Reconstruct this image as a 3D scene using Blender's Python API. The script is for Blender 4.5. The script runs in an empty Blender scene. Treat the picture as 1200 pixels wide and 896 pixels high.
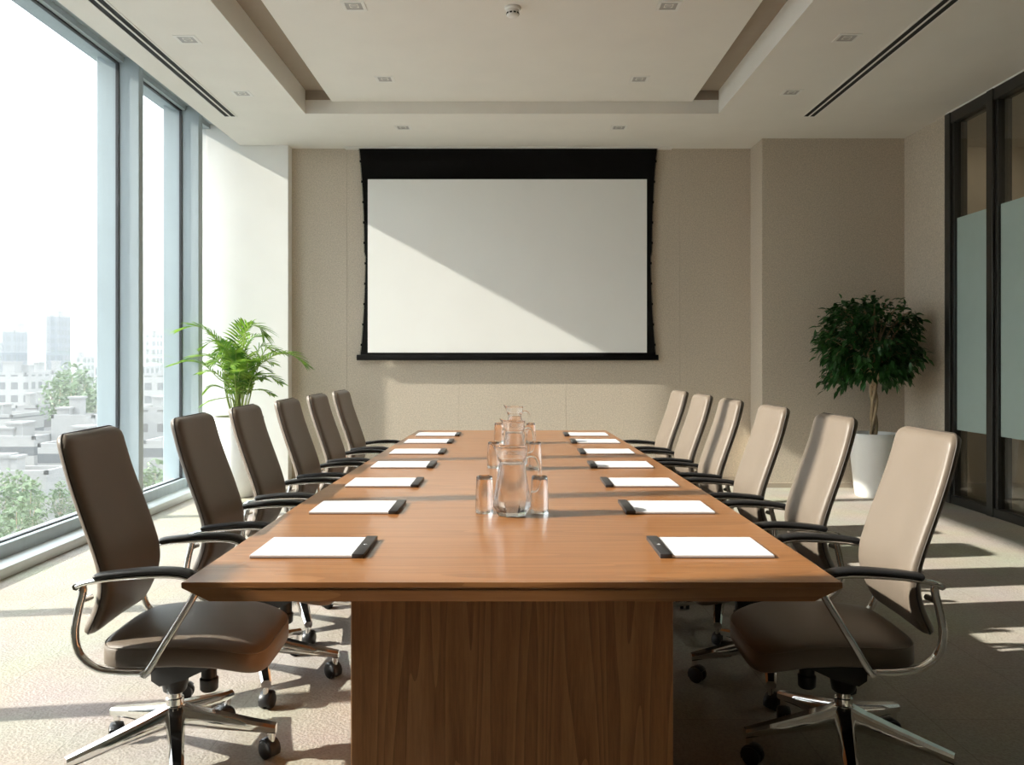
import bpy, bmesh, math, random
from mathutils import Vector, Matrix, noise
PI = math.pi
random.seed(7)
S = bpy.context.scene
COL = S.collection
F_PX = 980.0
EYE = 1.287
Y0 = 422.0

# ------------------------------------------------------------------ helpers
class MB:
    """collects shapes that become ONE mesh object"""
    def __init__(self):
        self.bm = bmesh.new()
    def _bev(self, verts, w, seg=2):
        es = set()
        vs = set(verts)
        for v in verts:
            for e in v.link_edges:
                if e.verts[0] in vs and e.verts[1] in vs:
                    es.add(e)
        bmesh.ops.bevel(self.bm, geom=list(es), offset=w, segments=seg, affect='EDGES', profile=0.5)
    def box(self, x0, x1, y0, y1, z0, z1, bev=0.0, seg=2):
        r = bmesh.ops.create_cube(self.bm, size=1.0)
        vs = r['verts']
        for v in vs:
            v.co = Vector((x0 if v.co.x < 0 else x1, y0 if v.co.y < 0 else y1, z0 if v.co.z < 0 else z1))
        if bev > 0:
            self._bev(vs, bev, seg)
        return self
    def loft(self, rings, closed=True, cap=True):
        bm = self.bm
        R = [[bm.verts.new(p) for p in ring] for ring in rings]
        n = len(R[0])
        for a, b in zip(R, R[1:]):
            for i in range(n if closed else n - 1):
                j = (i + 1) % n
                try:
                    bm.faces.new((a[i], a[j], b[j], b[i]))
                except ValueError:
                    pass
        if cap and closed:
            try:
                bm.faces.new(list(reversed(R[0])))
                bm.faces.new(R[-1])
            except ValueError:
                pass
        return self
    def tube(self, pts, wa, wb=None, n=10, side=(0, 1, 0), closed=False, power=1.0):
        """sweep of an ellipse: wa half-size along `side`, wb half-size across it (numbers or lists)"""
        wb = wa if wb is None else wb
        pts = [Vector(p) for p in pts]
        m = len(pts)
        side = Vector(side)
        rings = []
        for k, p in enumerate(pts):
            a = pts[k - 1] if (k > 0 or closed) else p
            b = pts[(k + 1) % m] if (k < m - 1 or closed) else p
            t = (b - a).normalized()
            s = side - t * side.dot(t)
            if s.length < 1e-4:
                s = Vector((1, 0, 0)) - t * t.x
            s.normalize()
            u = t.cross(s)
            A = wa[k] if isinstance(wa, (list, tuple)) else wa
            B = wb[k] if isinstance(wb, (list, tuple)) else wb
            ring = []
            for i in range(n):
                c, d = math.cos(2 * PI * i / n), math.sin(2 * PI * i / n)
                c = math.copysign(abs(c) ** power, c)
                d = math.copysign(abs(d) ** power, d)
                ring.append(p + s * (A * c) + u * (B * d))
            rings.append(ring)
        if closed:
            rings.append(rings[0])
            bm = self.bm
            R = [[bm.verts.new(q) for q in r] for r in rings[:-1]]
            for k in range(m):
                a, b = R[k], R[(k + 1) % m]
                for i in range(n):
                    j = (i + 1) % n
                    bm.faces.new((a[i], a[j], b[j], b[i]))
            return self
        return self.loft(rings)
    def lathe(self, prof, c=(0, 0, 0), n=24, closed_profile=False, ang0=0.0, mod=None):
        """prof: list of (r, z); r=0 ends are closed to a pole"""
        bm = self.bm
        c = Vector(c)
        rows = []
        for (r, z) in prof:
            if r < 1e-6:
                rows.append([bm.verts.new(c + Vector((0, 0, z)))])
            else:
                row = []
                for i in range(n):
                    a = ang0 + 2 * PI * i / n
                    p = Vector((r * math.cos(a), r * math.sin(a), z))
                    if mod:
                        p = mod(p, a, r, z)
                    row.append(bm.verts.new(c + p))
                rows.append(row)
        pairs = list(zip(rows, rows[1:]))
        if closed_profile:
            pairs.append((rows[-1], rows[0]))
        for a, b in pairs:
            for i in range(n):
                j = (i + 1) % n
                if len(a) == 1 and len(b) == 1:
                    continue
                if len(a) == 1:
                    bm.faces.new((a[0], b[j], b[i]))
                elif len(b) == 1:
                    bm.faces.new((a[i], a[j], b[0]))
                else:
                    bm.faces.new((a[i], a[j], b[j], b[i]))
        return self
    def cyl(self, p, q, r, n=16, r2=None):
        p, q = Vector(p), Vector(q)
        sd = (1, 0, 0) if abs((q - p).normalized().x) < 0.9 else (0, 1, 0)
        return self.tube([p, q], [r, r if r2 is None else r2], [r, r if r2 is None else r2], n=n, side=sd)
    def quad(self, *ps):
        self.bm.faces.new([self.bm.verts.new(p) for p in ps])
        return self
    def build(self, name, mat, parent=None, smooth=35.0, loc=None, solid_normals=True):
        bm = self.bm
        if solid_normals:
            bmesh.ops.recalc_face_normals(bm, faces=bm.faces[:])
        me = bpy.data.meshes.new(name)
        bm.to_mesh(me)
        bm.free()
        if smooth:
            me.shade_smooth()
            me.set_sharp_from_angle(angle=math.radians(smooth))
        mats = mat if isinstance(mat, (list, tuple)) else [mat]
        for m in mats:
            me.materials.append(m)
        o = bpy.data.objects.new(name, me)
        COL.objects.link(o)
        if parent:
            o.parent = parent
        if loc:
            o.location = loc
        return o

def cr(pts, n=6, closed=False):
    """Catmull-Rom resampling"""
    P = [Vector(p) for p in pts]
    m = len(P)
    out = []
    rng = range(m) if closed else range(m - 1)
    for i in rng:
        if closed:
            p0, p1, p2, p3 = P[i - 1], P[i], P[(i + 1) % m], P[(i + 2) % m]
        else:
            p0, p1, p2, p3 = P[max(i - 1, 0)], P[i], P[i + 1], P[min(i + 2, m - 1)]
        for k in range(n):
            t = k / n
            out.append(0.5 * ((2 * p1) + (p2 - p0) * t + (2 * p0 - 5 * p1 + 4 * p2 - p3) * t * t + (3 * p1 - p0 - 3 * p2 + p3) * t ** 3))
    if not closed:
        out.append(P[-1])
    return out

def interp(tab, x):
    if x <= tab[0][0]:
        return tab[0][1]
    for (a, b), (c, d) in zip(tab, tab[1:]):
        if x <= c:
            t = (x - a) / (c - a)
            return b + (d - b) * t
    return tab[-1][1]

def smooth_tab(tab, n=8):
    return [(p.x, p.y) for p in cr([(a, b, 0) for a, b in tab], n)]

def tag(o, label=None, cat=None, group=None, kind=None):
    if label: o['label'] = label
    if cat: o['category'] = cat
    if group: o['group'] = group
    if kind: o['kind'] = kind
    return o

def empty(name, loc=(0, 0, 0), rz=0.0):
    o = bpy.data.objects.new(name, None)
    o.empty_display_size = 0.1
    COL.objects.link(o)
    o.location = loc
    o.rotation_euler = (0, 0, rz)
    return o

def kids(o):
    return [c for c in bpy.data.objects if c.parent == o]

def copy_tree(o, parent=None):
    c = o.copy()
    COL.objects.link(c)
    c.parent = parent
    for ch in kids(o):
        copy_tree(ch, c)
    return c

# ------------------------------------------------------------------ materials
def nmat(name):
    m = bpy.data.materials.new(name)
    m.use_nodes = True
    nt = m.node_tree
    nt.nodes.clear()
    out = nt.nodes.new('ShaderNodeOutputMaterial')
    return m, nt, out

def N(nt, typ, **kw):
    n = nt.nodes.new(typ)
    for k, v in kw.items():
        if k in n.inputs:
            n.inputs[k].default_value = v
        else:
            setattr(n, k, v)
    return n

def L(nt, a, ao, b, bi):
    nt.links.new(a.outputs[ao], b.inputs[bi])

def ramp(nt, stops):
    r = nt.nodes.new('ShaderNodeValToRGB')
    e = r.color_ramp.elements
    while len(e) < len(stops):
        e.new(0.5)
    for k, (p, c) in enumerate(stops):
        e[k].position = p
        e[k].color = (c[0], c[1], c[2], 1)
    return r

def mat(name, col, rough=0.5, metal=0.0, var=0.06, scale=8.0, bump=0.0, bscale=200.0, spec=0.5, coat=0.0, stretch=None, trans=0.0, ior=1.45, sheen=0.0):
    """principled surface whose colour wanders a little with object-space noise"""
    m, nt, out = nmat(name)
    b = N(nt, 'ShaderNodeBsdfPrincipled', Roughness=rough, Metallic=metal, IOR=ior)
    b.inputs['Specular IOR Level'].default_value = spec
    b.inputs['Coat Weight'].default_value = coat
    b.inputs['Coat Roughness'].default_value = 0.15
    b.inputs['Transmission Weight'].default_value = trans
    b.inputs['Sheen Weight'].default_value = sheen
    tc = N(nt, 'ShaderNodeTexCoord')
    mp = N(nt, 'ShaderNodeMapping')
    if stretch: mp.inputs['Scale'].default_value = stretch
    L(nt, tc, 'Object', mp, 'Vector')
    nz = N(nt, 'ShaderNodeTexNoise', Scale=scale, Detail=4.0)
    L(nt, mp, 'Vector', nz, 'Vector')
    r = ramp(nt, [(0.3, [c * (1 - var) for c in col]), (0.7, [min(1, c * (1 + var)) for c in col])])
    L(nt, nz, 'Fac', r, 'Fac')
    L(nt, r, 'Color', b, 'Base Color')
    if bump:
        n2 = N(nt, 'ShaderNodeTexNoise', Scale=bscale, Detail=3.0)
        L(nt, mp, 'Vector', n2, 'Vector')
        bp = N(nt, 'ShaderNodeBump', Strength=bump, Distance=0.002)
        L(nt, n2, 'Fac', bp, 'Height')
        L(nt, bp, 'Normal', b, 'Normal')
    L(nt, b, 'BSDF', out, 'Surface')
    return m

def wood(name, axis, dark, mid, light, rough=0.3, scale=1.0, coat=0.3, fig=1.0, finescale=9.0):
    """veneer with its grain along `axis` (0 x, 1 y, 2 z)"""
    m, nt, out = nmat(name)
    b = N(nt, 'ShaderNodeBsdfPrincipled', Roughness=rough)
    b.inputs['Coat Weight'].default_value = coat
    b.inputs['Coat Roughness'].default_value = 0.12
    tc = N(nt, 'ShaderNodeTexCoord')
    mp = N(nt, 'ShaderNodeMapping')
    sc = [9.0 * scale] * 3
    sc[axis] = 0.55 * scale
    mp.inputs['Scale'].default_value = sc
    L(nt, tc, 'Object', mp, 'Vector')
    big = N(nt, 'ShaderNodeTexNoise', Scale=0.55, Detail=2.0, Distortion=0.3)
    L(nt, mp, 'Vector', big, 'Vector')
    # rings: contour lines of a slow noise give the cathedral figure
    mul = N(nt, 'ShaderNodeMath', operation='MULTIPLY')
    mul.inputs[1].default_value = 26.0 * fig
    L(nt, big, 'Fac', mul, 0)
    sn = N(nt, 'ShaderNodeMath', operation='FRACT')
    L(nt, mul, 0, sn, 0)
    fine = N(nt, 'ShaderNodeTexNoise', Scale=finescale, Detail=6.0, Roughness=0.7)
    L(nt, mp, 'Vector', fine, 'Vector')
    mx = N(nt, 'ShaderNodeMix', data_type='FLOAT')
    mx.inputs[0].default_value = 0.68
    L(nt, sn, 0, mx, 2)
    L(nt, fine, 'Fac', mx, 3)
    r = ramp(nt, [(0.2, dark), (0.5, mid), (0.8, light)])
    L(nt, mx, 0, r, 'Fac')
    L(nt, r, 'Color', b, 'Base Color')
    bp = N(nt, 'ShaderNodeBump', Strength=0.06, Distance=0.001)
    L(nt, fine, 'Fac', bp, 'Height')
    L(nt, bp, 'Normal', b, 'Normal')
    L(nt, b, 'BSDF', out, 'Surface')
    return m

def fabric_wall(name, col):
    m, nt, out = nmat(name)
    b = N(nt, 'ShaderNodeBsdfPrincipled', Roughness=0.9)
    b.inputs['Specular IOR Level'].default_value = 0.1
    tc = N(nt, 'ShaderNodeTexCoord')
    n1 = N(nt, 'ShaderNodeTexNoise', Scale=85.0, Detail=4.0, Roughness=0.7)
    n2 = N(nt, 'ShaderNodeTexNoise', Scale=320.0, Detail=2.0)
    L(nt, tc, 'Object', n1, 'Vector'); L(nt, tc, 'Object', n2, 'Vector')
    mx = N(nt, 'ShaderNodeMix', data_type='FLOAT'); mx.inputs[0].default_value = 0.4
    L(nt, n1, 'Fac', mx, 2); L(nt, n2, 'Fac', mx, 3)
    r = ramp(nt, [(0.32, [c * 0.66 for c in col]), (0.5, col), (0.68, [min(1, c * 1.32) for c in col])])
    L(nt, mx, 0, r, 'Fac'); L(nt, r, 'Color', b, 'Base Color')
    bp = N(nt, 'ShaderNodeBump', Strength=0.35, Distance=0.004)
    L(nt, mx, 0, bp, 'Height'); L(nt, bp, 'Normal', b, 'Normal')
    L(nt, b, 'BSDF', out, 'Surface')
    return m

def carpet_mat(name, col):
    m, nt, out = nmat(name)
    b = N(nt, 'ShaderNodeBsdfPrincipled', Roughness=0.95)
    b.inputs['Specular IOR Level'].default_value = 0.08
    tc = N(nt, 'ShaderNodeTexCoord')
    n1 = N(nt, 'ShaderNodeTexNoise', Scale=110.0, Detail=4.0, Roughness=0.75)
    L(nt, tc, 'Object', n1, 'Vector')
    vo = N(nt, 'ShaderNodeTexVoronoi', Scale=95.0)
    L(nt, tc, 'Object', vo, 'Vector')
    n3 = N(nt, 'ShaderNodeTexNoise', Scale=2.0, Detail=3.0)
    L(nt, tc, 'Object', n3, 'Vector')
    mx = N(nt, 'ShaderNodeMix', data_type='FLOAT'); mx.inputs[0].default_value = 0.5
    L(nt, n1, 'Fac', mx, 2); L(nt, vo, 'Distance', mx, 3)
    r = ramp(nt, [(0.22, [c * 0.80 for c in col]), (0.5, col), (0.72, [min(1, c * 1.1) for c in col])])
    L(nt, mx, 0, r, 'Fac')
    br = N(nt, 'ShaderNodeTexBrick', Scale=1.0)
    br.offset = 0.5
    br.inputs['Color1'].default_value = (1, 1, 1, 1); br.inputs['Color2'].default_value = (0.95, 0.95, 0.95, 1)
    br.inputs['Mortar'].default_value = (0.78, 0.78, 0.78, 1)
    br.inputs['Mortar Size'].default_value = 0.0022
    br.inputs['Brick Width'].default_value = 1.0; br.inputs['Row Height'].default_value = 0.5
    mp = N(nt, 'ShaderNodeMapping')
    mp.inputs['Rotation'].default_value = (0, 0, PI / 2)
    L(nt, tc, 'Object', mp, 'Vector'); L(nt, mp, 'Vector', br, 'Vector')
    mm = N(nt, 'ShaderNodeMix', data_type='RGBA', blend_type='MULTIPLY')
    mm.inputs[0].default_value = 1.0
    L(nt, r, 'Color', mm, 6); L(nt, br, 'Color', mm, 7)
    m2 = N(nt, 'ShaderNodeMix', data_type='RGBA', blend_type='MULTIPLY')
    m2.inputs[0].default_value = 0.25
    L(nt, mm, 2, m2, 6); L(nt, n3, 'Color', m2, 7)
    L(nt, m2, 2, b, 'Base Color')
    bp = N(nt, 'ShaderNodeBump', Strength=0.5, Distance=0.006)
    L(nt, mx, 0, bp, 'Height'); L(nt, bp, 'Normal', b, 'Normal')
    L(nt, b, 'BSDF', out, 'Surface')
    return m

def pane_mat(name, tint=(0.93, 0.97, 0.97), refl=1.0, wobble=0.01, ior=1.5):
    """architectural pane: clear straight through plus Fresnel mirror"""
    m, nt, out = nmat(name)
    tr = N(nt, 'ShaderNodeBsdfTransparent'); tr.inputs['Color'].default_value = (*tint, 1)
    gl = N(nt, 'ShaderNodeBsdfGlossy', Roughness=0.0)
    nz = N(nt, 'ShaderNodeTexNoise', Scale=0.7, Detail=1.0)
    tc = N(nt, 'ShaderNodeTexCoord'); L(nt, tc, 'Object', nz, 'Vector')
    bp = N(nt, 'ShaderNodeBump', Strength=wobble, Distance=0.01); L(nt, nz, 'Fac', bp, 'Height'); L(nt, bp, 'Normal', gl, 'Normal')
    fr = N(nt, 'ShaderNodeFresnel')
    ge = N(nt, 'ShaderNodeNewGeometry')
    mi = N(nt, 'ShaderNodeMix', data_type='FLOAT')      # same reflectance from both sides of the sheet
    mi.inputs[2].default_value = ior; mi.inputs[3].default_value = 1.0 / ior
    L(nt, ge, 'Backfacing', mi, 0); L(nt, mi, 0, fr, 'IOR')
    mu = N(nt, 'ShaderNodeMath', operation='MULTIPLY'); mu.inputs[1].default_value = refl
    L(nt, fr, 0, mu, 0)
    mx = N(nt, 'ShaderNodeMixShader')
    L(nt, mu, 0, mx, 0); L(nt, tr, 0, mx, 1); L(nt, gl, 0, mx, 2)
    L(nt, mx, 0, out, 'Surface')
    return m

def glass_mat(name, ior=1.48, through=0.3):
    """table glass: true refraction, part of the light goes straight on so that its shadow stays clear"""
    m, nt, out = nmat(name)
    g = N(nt, 'ShaderNodeBsdfGlass', Roughness=0.0, IOR=ior)
    nz = N(nt, 'ShaderNodeTexNoise', Scale=30.0); tc = N(nt, 'ShaderNodeTexCoord'); L(nt, tc, 'Object', nz, 'Vector')
    bp = N(nt, 'ShaderNodeBump', Strength=0.05, Distance=0.002); L(nt, nz, 'Fac', bp, 'Height'); L(nt, bp, 'Normal', g, 'Normal')
    t = N(nt, 'ShaderNodeBsdfTransparent')
    mx = N(nt, 'ShaderNodeMixShader'); mx.inputs[0].default_value = through
    L(nt, g, 0, mx, 1); L(nt, t, 0, mx, 2); L(nt, mx, 0, out, 'Surface')
    return m

def facade_mat(name, wall, glass, sx=3.0, sz=3.2, ww=0.55, wh=0.5):
    """city facade: rows of window openings over a plain wall, laid out in metres"""
    m, nt, out = nmat(name)
    b = N(nt, 'ShaderNodeBsdfPrincipled', Roughness=0.7)
    tc = N(nt, 'ShaderNodeTexCoord')
    sp = N(nt, 'ShaderNodeSeparateXYZ'); L(nt, tc, 'Object', sp, 0)
    ad = N(nt, 'ShaderNodeMath', operation='ADD'); L(nt, sp, 'X', ad, 0); L(nt, sp, 'Y', ad, 1)
    def band(src, so, period, frac):
        d = N(nt, 'ShaderNodeMath', operation='DIVIDE'); d.inputs[1].default_value = period
        nt.links.new(src.outputs[so], d.inputs[0])
        f = N(nt, 'ShaderNodeMath', operation='FRACT'); L(nt, d, 0, f, 0)
        lt = N(nt, 'ShaderNodeMath', operation='LESS_THAN'); lt.inputs[1].default_value = frac
        L(nt, f, 0, lt, 0)
        return lt
    a = band(ad, 0, sx, ww); c = band(sp, 'Z', sz, wh)
    mu = N(nt, 'ShaderNodeMath', operation='MULTIPLY'); L(nt, a, 0, mu, 0); L(nt, c, 0, mu, 1)
    ge = N(nt, 'ShaderNodeNewGeometry')
    sn = N(nt, 'ShaderNodeSeparateXYZ'); L(nt, ge, 'Normal', sn, 0)
    up = N(nt, 'ShaderNodeMath', operation='LESS_THAN'); up.inputs[1].default_value = 0.5; L(nt, sn, 'Z', up, 0)
    m3 = N(nt, 'ShaderNodeMath', operation='MULTIPLY'); L(nt, mu, 0, m3, 0); L(nt, up, 0, m3, 1)
    mx = N(nt, 'ShaderNodeMix', data_type='RGBA'); L(nt, m3, 0, mx, 0)
    mx.inputs[6].default_value = (*wall, 1); mx.inputs[7].default_value = (*glass, 1)
    L(nt, mx, 2, b, 'Base Color'); L(nt, b, 'BSDF', out, 'Surface')
    return m

def leaf_mat(name, c1, c2, trans=0.35):
    m, nt, out = nmat(name)
    tc = N(nt, 'ShaderNodeTexCoord'); nz = N(nt, 'ShaderNodeTexNoise', Scale=14.0, Detail=2.0); L(nt, tc, 'Object', nz, 'Vector')
    r = ramp(nt, [(0.35, c1), (0.65, c2)]); L(nt, nz, 'Fac', r, 'Fac')
    b = N(nt, 'ShaderNodeBsdfPrincipled', Roughness=0.42); L(nt, r, 'Color', b, 'Base Color')
    t = N(nt, 'ShaderNodeBsdfTranslucent'); L(nt, r, 'Color', t, 'Color')
    mx = N(nt, 'ShaderNodeMixShader'); mx.inputs[0].default_value = trans
    L(nt, b, 0, mx, 1); L(nt, t, 0, mx, 2); L(nt, mx, 0, out, 'Surface')
    return m

M = {}
M['ceiling'] = mat('ceiling_paint', (0.80, 0.775, 0.72), 0.9, var=0.015, scale=3, spec=0.1)
M['white_paint'] = mat('white_wall_paint', (0.83, 0.825, 0.795), 0.8, var=0.015, scale=3, spec=0.15)
M['fabric'] = fabric_wall('fabric_wall_covering', (0.56, 0.49, 0.40))
M['plain_wall'] = mat('beige_wall_paint', (0.60, 0.53, 0.44), 0.85, var=0.03)
M['carpet'] = carpet_mat('loop_carpet', (0.43, 0.396, 0.34))
M['alu'] = mat('blue_grey_aluminium', (0.335, 0.39, 0.41), 0.45, 0.0, var=0.05, scale=2.0, stretch=(6, 6, 0.5))
M['alu_light'] = mat('pale_sill_aluminium', (0.62, 0.66, 0.66), 0.45, 0.0, var=0.03)
M['gasket'] = mat('black_gasket', (0.02, 0.022, 0.025), 0.6)
M['pane'] = pane_mat('window_pane', (0.955, 0.975, 0.98), 0.7, 0.0)
M['dark_pane'] = pane_mat('partition_pane', (0.82, 0.82, 0.77), 1.0, 0.0, 1.6)
M['black_metal'] = mat('black_frame_metal', (0.022, 0.022, 0.02), 0.4, 0.0, var=0.1)
M['wood_top'] = wood('table_top_veneer', 0, (0.225, 0.088, 0.029), (0.33, 0.137, 0.045), (0.405, 0.182, 0.067), rough=0.28, scale=1.0, coat=0.35, fig=0.5)
M['wood_base'] = wood('pedestal_veneer', 2, (0.35, 0.138, 0.046), (0.60, 0.262, 0.10), (0.76, 0.37, 0.16), rough=0.42, scale=1.0, coat=0.08, fig=0.8, finescale=16.0)
M['leather'] = mat('taupe_leather', (0.16, 0.128, 0.100), 0.40, var=0.05, scale=6, bump=0.25, bscale=420, spec=0.45)
M['piping'] = mat('dark_piping', (0.05, 0.04, 0.032), 0.5)
M['chrome'] = mat('polished_aluminium', (0.84, 0.835, 0.82), 0.09, 1.0, var=0.03, scale=20)
M['rubber'] = mat('black_arm_padding', (0.018, 0.018, 0.019), 0.42, var=0.1)
M['plastic'] = mat('black_plastic', (0.015, 0.015, 0.016), 0.38, var=0.1)
M['paper'] = mat('white_paper', (0.64, 0.65, 0.68), 0.8, var=0.01, spec=0.1)
M['strip'] = mat('black_binding_strip', (0.03, 0.03, 0.032), 0.35, var=0.08)
M['mark'] = mat('grey_mark', (0.45, 0.45, 0.46), 0.4)
M['glass'] = glass_mat('clear_glass', 1.48, 0.1)
M['water'] = glass_mat('water', 1.33, 0.2)
M['screen_black'] = mat('black_screen_border', (0.006, 0.006, 0.006), 0.9, var=0.05, spec=0.12)
M['screen_white'] = mat('matt_screen_fabric', (0.86, 0.865, 0.845), 0.85, var=0.012, scale=2, spec=0.1)
M['pot'] = mat('white_planter_glaze', (0.84, 0.84, 0.82), 0.35, var=0.02)
M['soil'] = mat('potting_soil', (0.06, 0.045, 0.03), 0.95, var=0.4, scale=60, bump=0.8, bscale=90)
M['palm'] = leaf_mat('palm_leaf', (0.07, 0.19, 0.018), (0.27, 0.43, 0.05), 0.4)
M['palm_stem'] = mat('palm_stem', (0.28, 0.36, 0.09), 0.5)
M['ficus'] = leaf_mat('ficus_leaf', (0.012, 0.06, 0.013), (0.035, 0.125, 0.025), 0.2)
M['bark'] = mat('pale_bark', (0.36, 0.27, 0.17), 0.85, var=0.3, scale=25, stretch=(1, 1, 0.25), bump=0.5, bscale=60)
M['frosted'] = mat('frosted_film', (0.345, 0.435, 0.405), 0.55, var=0.02, spec=0.35)
M['lamp_metal'] = mat('downlight_reflector', (0.40, 0.39, 0.37), 0.35)
M['lens'] = mat('downlight_lens', (0.62, 0.61, 0.58), 0.2)
M['slot'] = mat('dark_slot', (0.012, 0.012, 0.012), 0.7)
M['smoke'] = mat('detector_plastic', (0.80, 0.79, 0.75), 0.5, var=0.01)
M['cove'] = mat('painted_cove_shade', (0.36, 0.31, 0.255), 0.9, var=0.02, spec=0.1)  # darkness of the ceiling slots put into their colour
M['trim'] = mat('tan_trim', (0.40, 0.34, 0.27), 0.7)
SKY, SUN, EXPO = 4.5, 6.8, 0.95
# ------------------------------------------------------------------ room
ZC, ZPANEL, ZSLOT, ZTOP = 3.53, 3.64, 3.74, 4.15
XW, XG, XEXT = -3.026, -3.20, -3.37        # mullion inner face, glass, mullion outer face
YE = 1.5                                  # the glazing starts here; a solid wall nearer than this
YB = 8.87                                 # main back wall
tag(MB().box(-3.5, 6.2, -3.5, 9.3, -0.25, 0).build('floor', M['carpet']), 'beige grey loop carpet laid in tiles', 'floor', kind='structure')
c = MB()
c.box(-2.84, -1.88, -3.4, 9.2, ZC, ZTOP)          # soffit on the window side
c.box(1.88, 6.1, -3.4, 9.2, ZC, ZTOP)             # soffit on the partition side
c.box(-1.88, 1.88, 7.61, 9.2, ZC, ZTOP)           # soffit by the screen wall
c.box(-1.88, 1.88, -3.4, -1.2, ZC, ZTOP)
c.box(-1.64, 1.64, -1.2, 7.61, ZPANEL, ZTOP)      # central panel
k = MB()                                          # slots at both sides of it, their shade painted in as brown
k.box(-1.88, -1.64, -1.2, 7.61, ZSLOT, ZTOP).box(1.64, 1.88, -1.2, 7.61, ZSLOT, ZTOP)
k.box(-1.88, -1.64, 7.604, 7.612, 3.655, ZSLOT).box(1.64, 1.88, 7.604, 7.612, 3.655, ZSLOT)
tag(k.build('trim_3', M['cove'], smooth=0), 'recess with painted-in brown shade at both sides of the central ceiling panel', 'cove', kind='structure')
tag(c.build('ceiling', M['ceiling'], smooth=0), 'cream plaster tray ceiling with a dropped central panel', 'ceiling', kind='structure')
# walls
w = MB()
seams = [-2.335, -1.75, -0.56, 0.575, 1.78, 2.53]
for a, b in zip(seams, seams[1:]):
    w.box(a + 0.0006, b - 0.0006, YB, YB + 0.05, 0, 3.6, 0.002, 1)
w.box(-2.4, 2.6, YB + 0.004, 9.2, 0, 3.6)
w.box(2.53, 3.307, 8.46, 8.56, 0, 3.6, 0.002, 1)
w.box(3.3082, 4.1, 8.46, 8.56, 0, 3.6, 0.002, 1)
w.box(2.5301, 4.1, 8.464, 9.2, 0, 3.6)
tag(w.build('wall_back', M['fabric'], smooth=0), 'taupe fabric panelled end wall with a shallow pier on the right', 'wall', kind='structure')
w = MB().box(-3.5, -2.335, 8.73, 9.2, 0, ZTOP, 0.004, 1)
tag(w.build('wall_back_white', M['white_paint'], smooth=0), 'white painted pier between windows and fabric wall', 'wall', kind='structure')
tag(MB().box(3.97, 4.15, 7.625, 8.6, 0, 3.6).build('wall_right', M['fabric'], smooth=0), 'short fabric wall beside the glass partition', 'wall', kind='structure')
tag(MB().box(-3.5, 6.2, -3.5, -3.2, 0, ZTOP).build('wall_front', M['plain_wall'], smooth=0), 'plain wall behind the viewer', 'wall', kind='structure')
w = MB().box(-3.5, XG + 0.02, -3.4, 9.2, 3.80, ZTOP + 0.2)
w.box(-3.29, -2.84, -3.4, 9.2, 3.745, ZTOP)
tag(w.build('wall_left', M['alu'], smooth=0), 'grey head over the window wall', 'wall', kind='structure')
tag(MB().box(-3.5, -3.026, -3.4, YE, 0, 3.8).box(-3.5, -3.026, YE, 1.88, 0, 2.02).build('wall_left_white', M['white_paint'], smooth=0), 'white wall beyond the near end of the windows with an added sun-blocking step', 'wall', kind='structure')  # second box: unseen low step added to keep sun off the table pedestal
w = MB().box(5.7, 6.2, -3.4, 9.2, 0, ZC).box(3.97, 6.2, 8.8, 9.2, 0, ZC)
tag(w.build('wall_corridor', M['plain_wall'], smooth=0), 'dim corridor wall beyond the glass partition', 'wall', kind='structure')
for nm, a in (('baseboard_back', (-2.335, 2.53, YB - 0.012, YB + 0.01)), ('baseboard_right', (2.53, 3.97, 8.448, 8.47))):
    tag(MB().box(*a, 0, 0.05, 0.003, 1).build(nm, M['trim']), kind='structure')
tag(MB().box(3.962, 3.985, 7.6, 7.64, 0, ZC, 0.003, 1).build('trim_2', M['trim']), kind='structure')
# window wall: each bay = far post, head and sill rail, gasket, pane
posts = [(8.08, 8.18), (6.786, 6.866), (4.12, 4.20), (2.81, 2.89)]

bays = [(8.18, 8.729, None)] + [(posts[k + 1][1] if k + 1 < len(posts) else YE, posts[k][0], posts[k]) for k in range(len(posts))]
for k, (ya, yb, post) in enumerate(bays):
    f = MB()
    if post:
        f.box(XEXT, XW, post[0], post[1], 0.0, 3.75, 0.004, 1)
    f.box(XG - 0.08, XG + 0.06, ya, yb, 0.06, 0.15, 0.004, 1)
    f.box(XG - 0.08, XG + 0.05, ya, yb, 3.70, 3.75)
    o = f.build('window_%d' % (k + 1), M['alu'])
    tag(o, 'full height curtain wall bay with blue grey aluminium post', 'window', kind='structure')
    MB().box(XG - 0.006, XG + 0.006, ya + 0.004, yb - 0.004, 0.151, 3.699).build('pane', M['pane'], o, smooth=0)
    if not post: continue
    g = MB()
    g.box(XG - 0.012, XG + 0.014, yb - 0.012, yb - 0.001, 0.15, 3.70)
    g.box(XG - 0.012, XG + 0.014, ya + 0.001, ya + 0.012, 0.15, 3.70)
    g.box(XG - 0.012, XG + 0.014, ya + 0.012, yb - 0.012, 3.688, 3.70)
    g.box(XG - 0.012, XG + 0.014, ya + 0.012, yb - 0.012, 0.15, 0.158)
    g.build('gasket', M['gasket'], o, smooth=0)
tag(MB().box(-3.5, -2.99, YE, 8.73, 0, 0.065, 0.006, 2).build('trim_1', M['alu_light']), 'low pale sill along the window wall', 'sill', kind='structure')
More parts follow.
